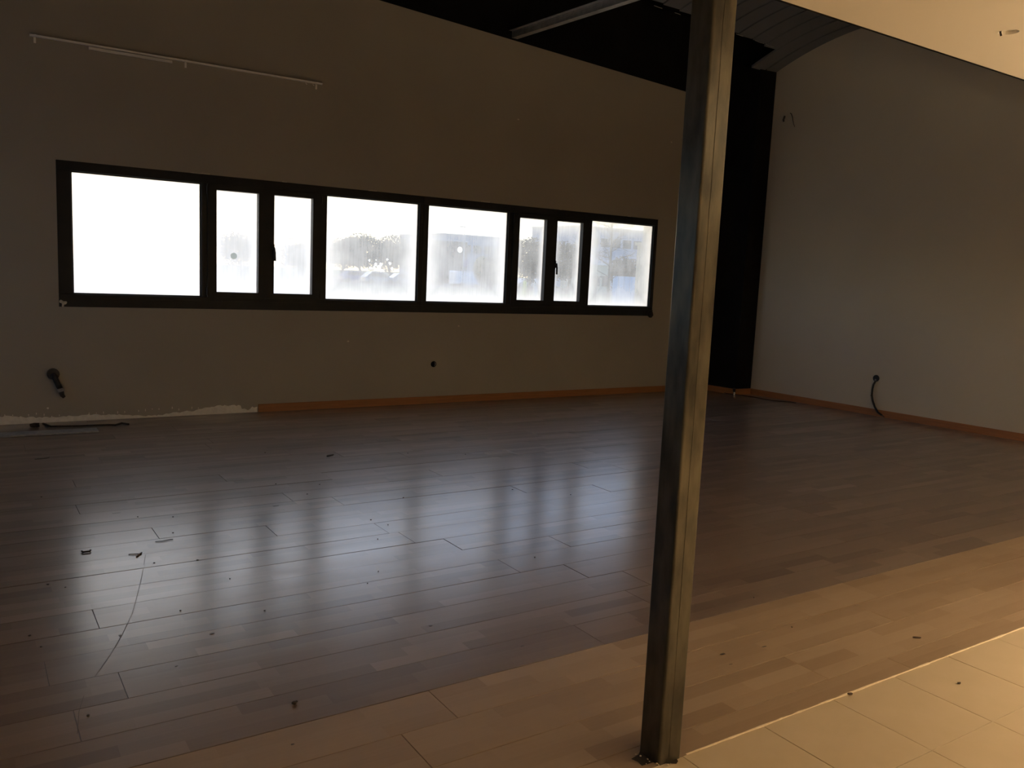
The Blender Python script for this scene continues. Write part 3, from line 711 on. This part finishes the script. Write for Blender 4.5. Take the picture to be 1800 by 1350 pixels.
vehicle(625, 482, 104, 4.2, 1.45, 1.7, 'carb', 'blue car parked at the left below the bushy trees')
vehicle(930, 494, 100, 4.2, 1.45, 1.7, 'cars', 'silver car glimpsed through the narrow right casement')
def leaves(mb, c, r, n, s, sz):
    for i in range(n):
        while True:
            v = Vector([random.uniform(-1, 1) for _ in range(3)])
            if .15 < v.length < 1: break
        v = v.normalized()*v.length**.6
        p = Vector(c) + Vector((v.x*r*sz[0], v.y*r*sz[1], v.z*r*sz[2]))
        a = Vector([random.gauss(0, 1) for _ in range(3)]).normalized(); b = a.orthogonal().normalized()*s; a = a*s
        mb.add([p-a, p+b*.6, p+a, p-b*.6], [(0, 1, 2, 3)])
def branch(mb, p, d, L, r, depth):
    pts = [p]; q_ = Vector(p); dd = Vector(d)
    for i in range(4):
        dd = (dd + Vector((random.gauss(0, .16), random.gauss(0, .16), random.gauss(.03, .10)))).normalized(); q_ = q_ + dd*L/4; pts.append(q_.copy())
    mb.tube(pts, r, 5 if depth > 1 else 4, r*.55)
    if depth:
        for i in range(4 if depth > 1 else 5):
            k = random.randint(1, 4); a = Vector((random.gauss(0, 1), random.gauss(0, 1), random.gauss(.25, .5))).normalized()
            branch(mb, pts[k], (dd*.55+a).normalized(), L*random.uniform(.5, .7), r*.5, depth-1)
def tree(u, vtop, dist, rad, m, label, name='bushy_tree', n=900, cat='tree', group=None, trunk=1.2, squash=1):
    p = out(u, vtop, dist); H = p.z-GZ
    r = empty(name, (p.x, dist, GZ)); tag(r, label, cat, group)
    mb = MB(); cz = max(trunk, .15)
    hz = (H-cz)/2
    for k in range(5):
        c = (random.uniform(-.35, .35)*rad, random.uniform(-.3, .3)*rad, cz+hz+random.uniform(-.3, .25)*hz)
        leaves(mb, c, 1, int(n*1.1), .07+.026*rad, (rad*.72, rad*.72, hz*.72))
    mb.build('crown', m, r)
    t = MB(); branch(t, Vector((0, 0, -.05)), Vector((0, 0, 1)), cz+hz*.9, .05*rad+.05, 1); t.build('trunk', 'bark', r)
G_ = 'trees beyond the parking strip'
tree(600, 412, 112, 3.6, 'leaf_b', 'pale brown bushy tree left of the darker trees in the middle pane', group=G_)
tree(640, 402, 128, 4.4, 'leaf_g', 'tall dark bushy tree in the middle pane', group=G_, n=1300)
tree(690, 408, 140, 4.4, 'leaf_b', 'wide brown bushy tree right of the tall dark tree', group=G_, n=1300)
tree(727, 425, 112, 2.8, 'leaf_g', 'small dark tree beside the window mullion', group=G_)
tree(528, 415, 110, 3.4, 'leaf_g', 'hazy tree glimpsed in the narrow casement with the left handle', group=G_)
tree(425, 405, 112, 3.4, 'leaf_g', 'faint tree dissolving in the glare of the left casement', group=G_)
tree(868, 440, 84, 2.0, 'leaf_b', 'round brown bush right of the yellow shrub', 'bushy_shrub', cat='shrub', trunk=.3)
tree(847, 448, 88, 1.3, 'leaf_y', 'yellow shrub above the white van', 'yellow_shrub', cat='shrub', trunk=.3, n=500)
tree(930, 408, 60, 2.0, 'leaf_b', 'loose brown tree filling the narrow right casement', group=G_, n=900)
tree(955, 425, 64, 1.6, 'leaf_b', 'thin brown tree behind the casement stile', group=G_, n=600)
tree(1000, 415, 60, 2.2, 'leaf_b', 'loose brown tree in the casement with the right handle', group=G_, n=900)
tree(1100, 448, 46, 1.35, 'leaf_b', 'dense brown bush behind the bare tree', 'bushy_shrub', cat='shrub', trunk=.9, n=900)
# the bare tree
p = out(1071, 480, 30)
bt = empty('bare_tree', (p.x, 30, GZ)); tag(bt, 'bare branching tree standing close outside the rightmost pane', 'tree')
t = MB(); t.tube([(0, 0, -.1), (.02, 0, 1), (.0, 0, 2.1), (.03, 0, 3.2), (-.02, 0, 4.6)], .085, 8, .045); t.build('trunk', 'bark', bt)
t = MB()
for i in range(17):
    z = 1.9 + i*.17; a = i*2.4
    branch(t, Vector((0, 0, z)), Vector((math.cos(a), math.sin(a), .35)).normalized(), random.uniform(.9, 1.5), .026, 2)
t.build('branches', 'bark', bt)
# buildings
def building(u0, u1, vt, dist, depth, m, name, label, strips, mw='bld_w', cols=8):
    a, b = out(u0, vt, dist), out(u1, vt, dist); H = (a.z+b.z)/2
    r = empty(name, ((a.x+b.x)/2, dist, GZ)); tag(r, label, 'building'); w2 = (b.x-a.x)/2; H -= GZ
    MB().box(-w2, w2, 0, depth, 0, H).build('walls', m, r); MB().box(-w2-.2, w2+.2, -.2, depth+.2, H, H+.25).build('roof_edge', 'lampw', r)
    for (z0, z1) in strips:
        for k in range(cols):
            x0 = -w2 + (k+.12)*2*w2/cols; x1 = -w2 + (k+.88)*2*w2/cols
            MB().box(x0, x1, -.05, .1, z0*H, z1*H).build('window', mw, r)
building(772, 905, 416, 170, 20, 'bld_a', 'warehouse_building', 'wide blue grey warehouse behind the white van', [(.62, .80)], cols=7)
building(764, 822, 424, 150, 10, 'bld_b', 'low_building', 'low brown building with dark windows left of the yellow shrub', [(.62, .85)], cols=4)
building(1015, 1150, 404, 120, 14, 'bld_c', 'long_building', 'long lilac grey building behind the bare tree', [(.70, .84)], cols=7)
building(1022, 1075, 466, 80, 4, 'bld_d', 'garden_shed', 'low beige outbuilding left of the bare tree trunk', [(.3, .6)], cols=3)
a, b = out(1078, 485, 40), out(1128, 485, 40)
sh = empty('sheet_fence', ((a.x+b.x)/2, 40, GZ)); tag(sh, 'pale blue corrugated sheet fence right of the bare tree', 'fence')
w2 = (b.x-a.x)/2; n = 10; hh = a.z-GZ
for k in range(n): MB().box(-w2+2*w2*k/n+.008, -w2+2*w2*(k+1)/n-.008, (k % 2)*.03, .03+(k % 2)*.03, 0, hh).build('fence_sheet', 'bluewall', sh)
a, b = out(1015, 484, 40.5), out(1080, 484, 40.5)
bf = empty('rail_fence', ((a.x+b.x)/2, 40.5, GZ)); tag(bf, 'low rail barrier running left from the bare tree', 'fence')
w2 = (b.x-a.x)/2; MB().box(-w2, w2, -.03, .03, a.z-GZ-.06, a.z-GZ+.02).build('rail', 'bark', bf)
for k in range(3): MB().box(-w2+k*w2*.98, -w2+k*w2*.98+.06, -.03, .03, 0, a.z-GZ-.06).build('post', 'bark', bf)
a = out(1132, 480, 11.2)
tag(MB().box(a.x-.06, a.x+.06, 11.1, 11.35, GZ, 2.15).box(a.x-.09, a.x+.09, 11.07, 11.38, 2.15, 2.2).build('gate_pillar', 'bld_d'), 'pale rendered pillar just outside the rightmost pane', 'pillar')
a = out(817, 400, 90)
lp = empty('lamp_post', (a.x, 90, GZ)); tag(lp, 'thin pale lamp post beside the white van', 'lamp post')
MB().cyl((0, 0, 0), (0, 0, a.z-GZ), .07, 8, .045).build('pole', 'lampw', lp); MB().box(-.7, .1, -.1, .1, a.z-GZ, a.z-GZ+.12).build('lamp_head', 'lampw', lp)
a = out(819, 463, 89)
sg = empty('road_sign', (a.x, 89, GZ)); tag(sg, 'small blue road sign on a pole above the van', 'sign')
MB().cyl((0, 0, 0), (0, 0, a.z-GZ+.4), .035, 8).build('pole', 'lampw', sg); MB().box(-.3, .3, -.06, -.04, a.z-GZ-.45, a.z-GZ+.45).build('plate', 'signb', sg)
for u, m, lab, nm, hgt in ((922, 'hiviz', 'yellow green marker post on the grass seen in the narrow casement', 'marker_post', 1.3), (941, 'carw', 'white marker post on the grass right of the yellow green one', 'marker_post', 1.5)):
    a = out(u, 510, 70)
    tag(MB().cyl((a.x, 70, GZ), (a.x, 70, GZ+hgt), .22, 10, .16).ball((a.x, 70, GZ+hgt), .16, 8).build(nm, m), lab, 'post')
a = out(503, 418, 80)
tag(MB().cyl((a.x, 80, GZ), (a.x, 80, a.z), .09, 8, .05).box(a.x-.05, a.x+1.0, 79.9, 80.1, a.z-.1, a.z).build('street_lamp', 'lampw'), 'pale street lamp glimpsed through the left handled casement', 'lamp post')
# small round marks and painted sun glints on the panes
sticker(808.5, 439, .037, 'film', 'round_sticker', W2)['label'] = 'round white sticker on the glass'
sticker(411, 450, .032, 'greyfilm', 'round_sticker', W1)['label'] = 'round grey mark on the glass'
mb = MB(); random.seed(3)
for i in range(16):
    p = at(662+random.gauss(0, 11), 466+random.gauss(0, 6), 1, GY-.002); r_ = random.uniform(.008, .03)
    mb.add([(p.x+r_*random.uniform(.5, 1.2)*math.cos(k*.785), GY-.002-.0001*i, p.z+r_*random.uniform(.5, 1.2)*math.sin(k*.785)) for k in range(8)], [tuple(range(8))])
o = mb.build('painted_glints', 'film', W1); o.location = -Vector(W1.location); o['label'] = 'sun glints painted as white patches on the glass'  # sun glints off the parked cars, painted on the pane as white patches
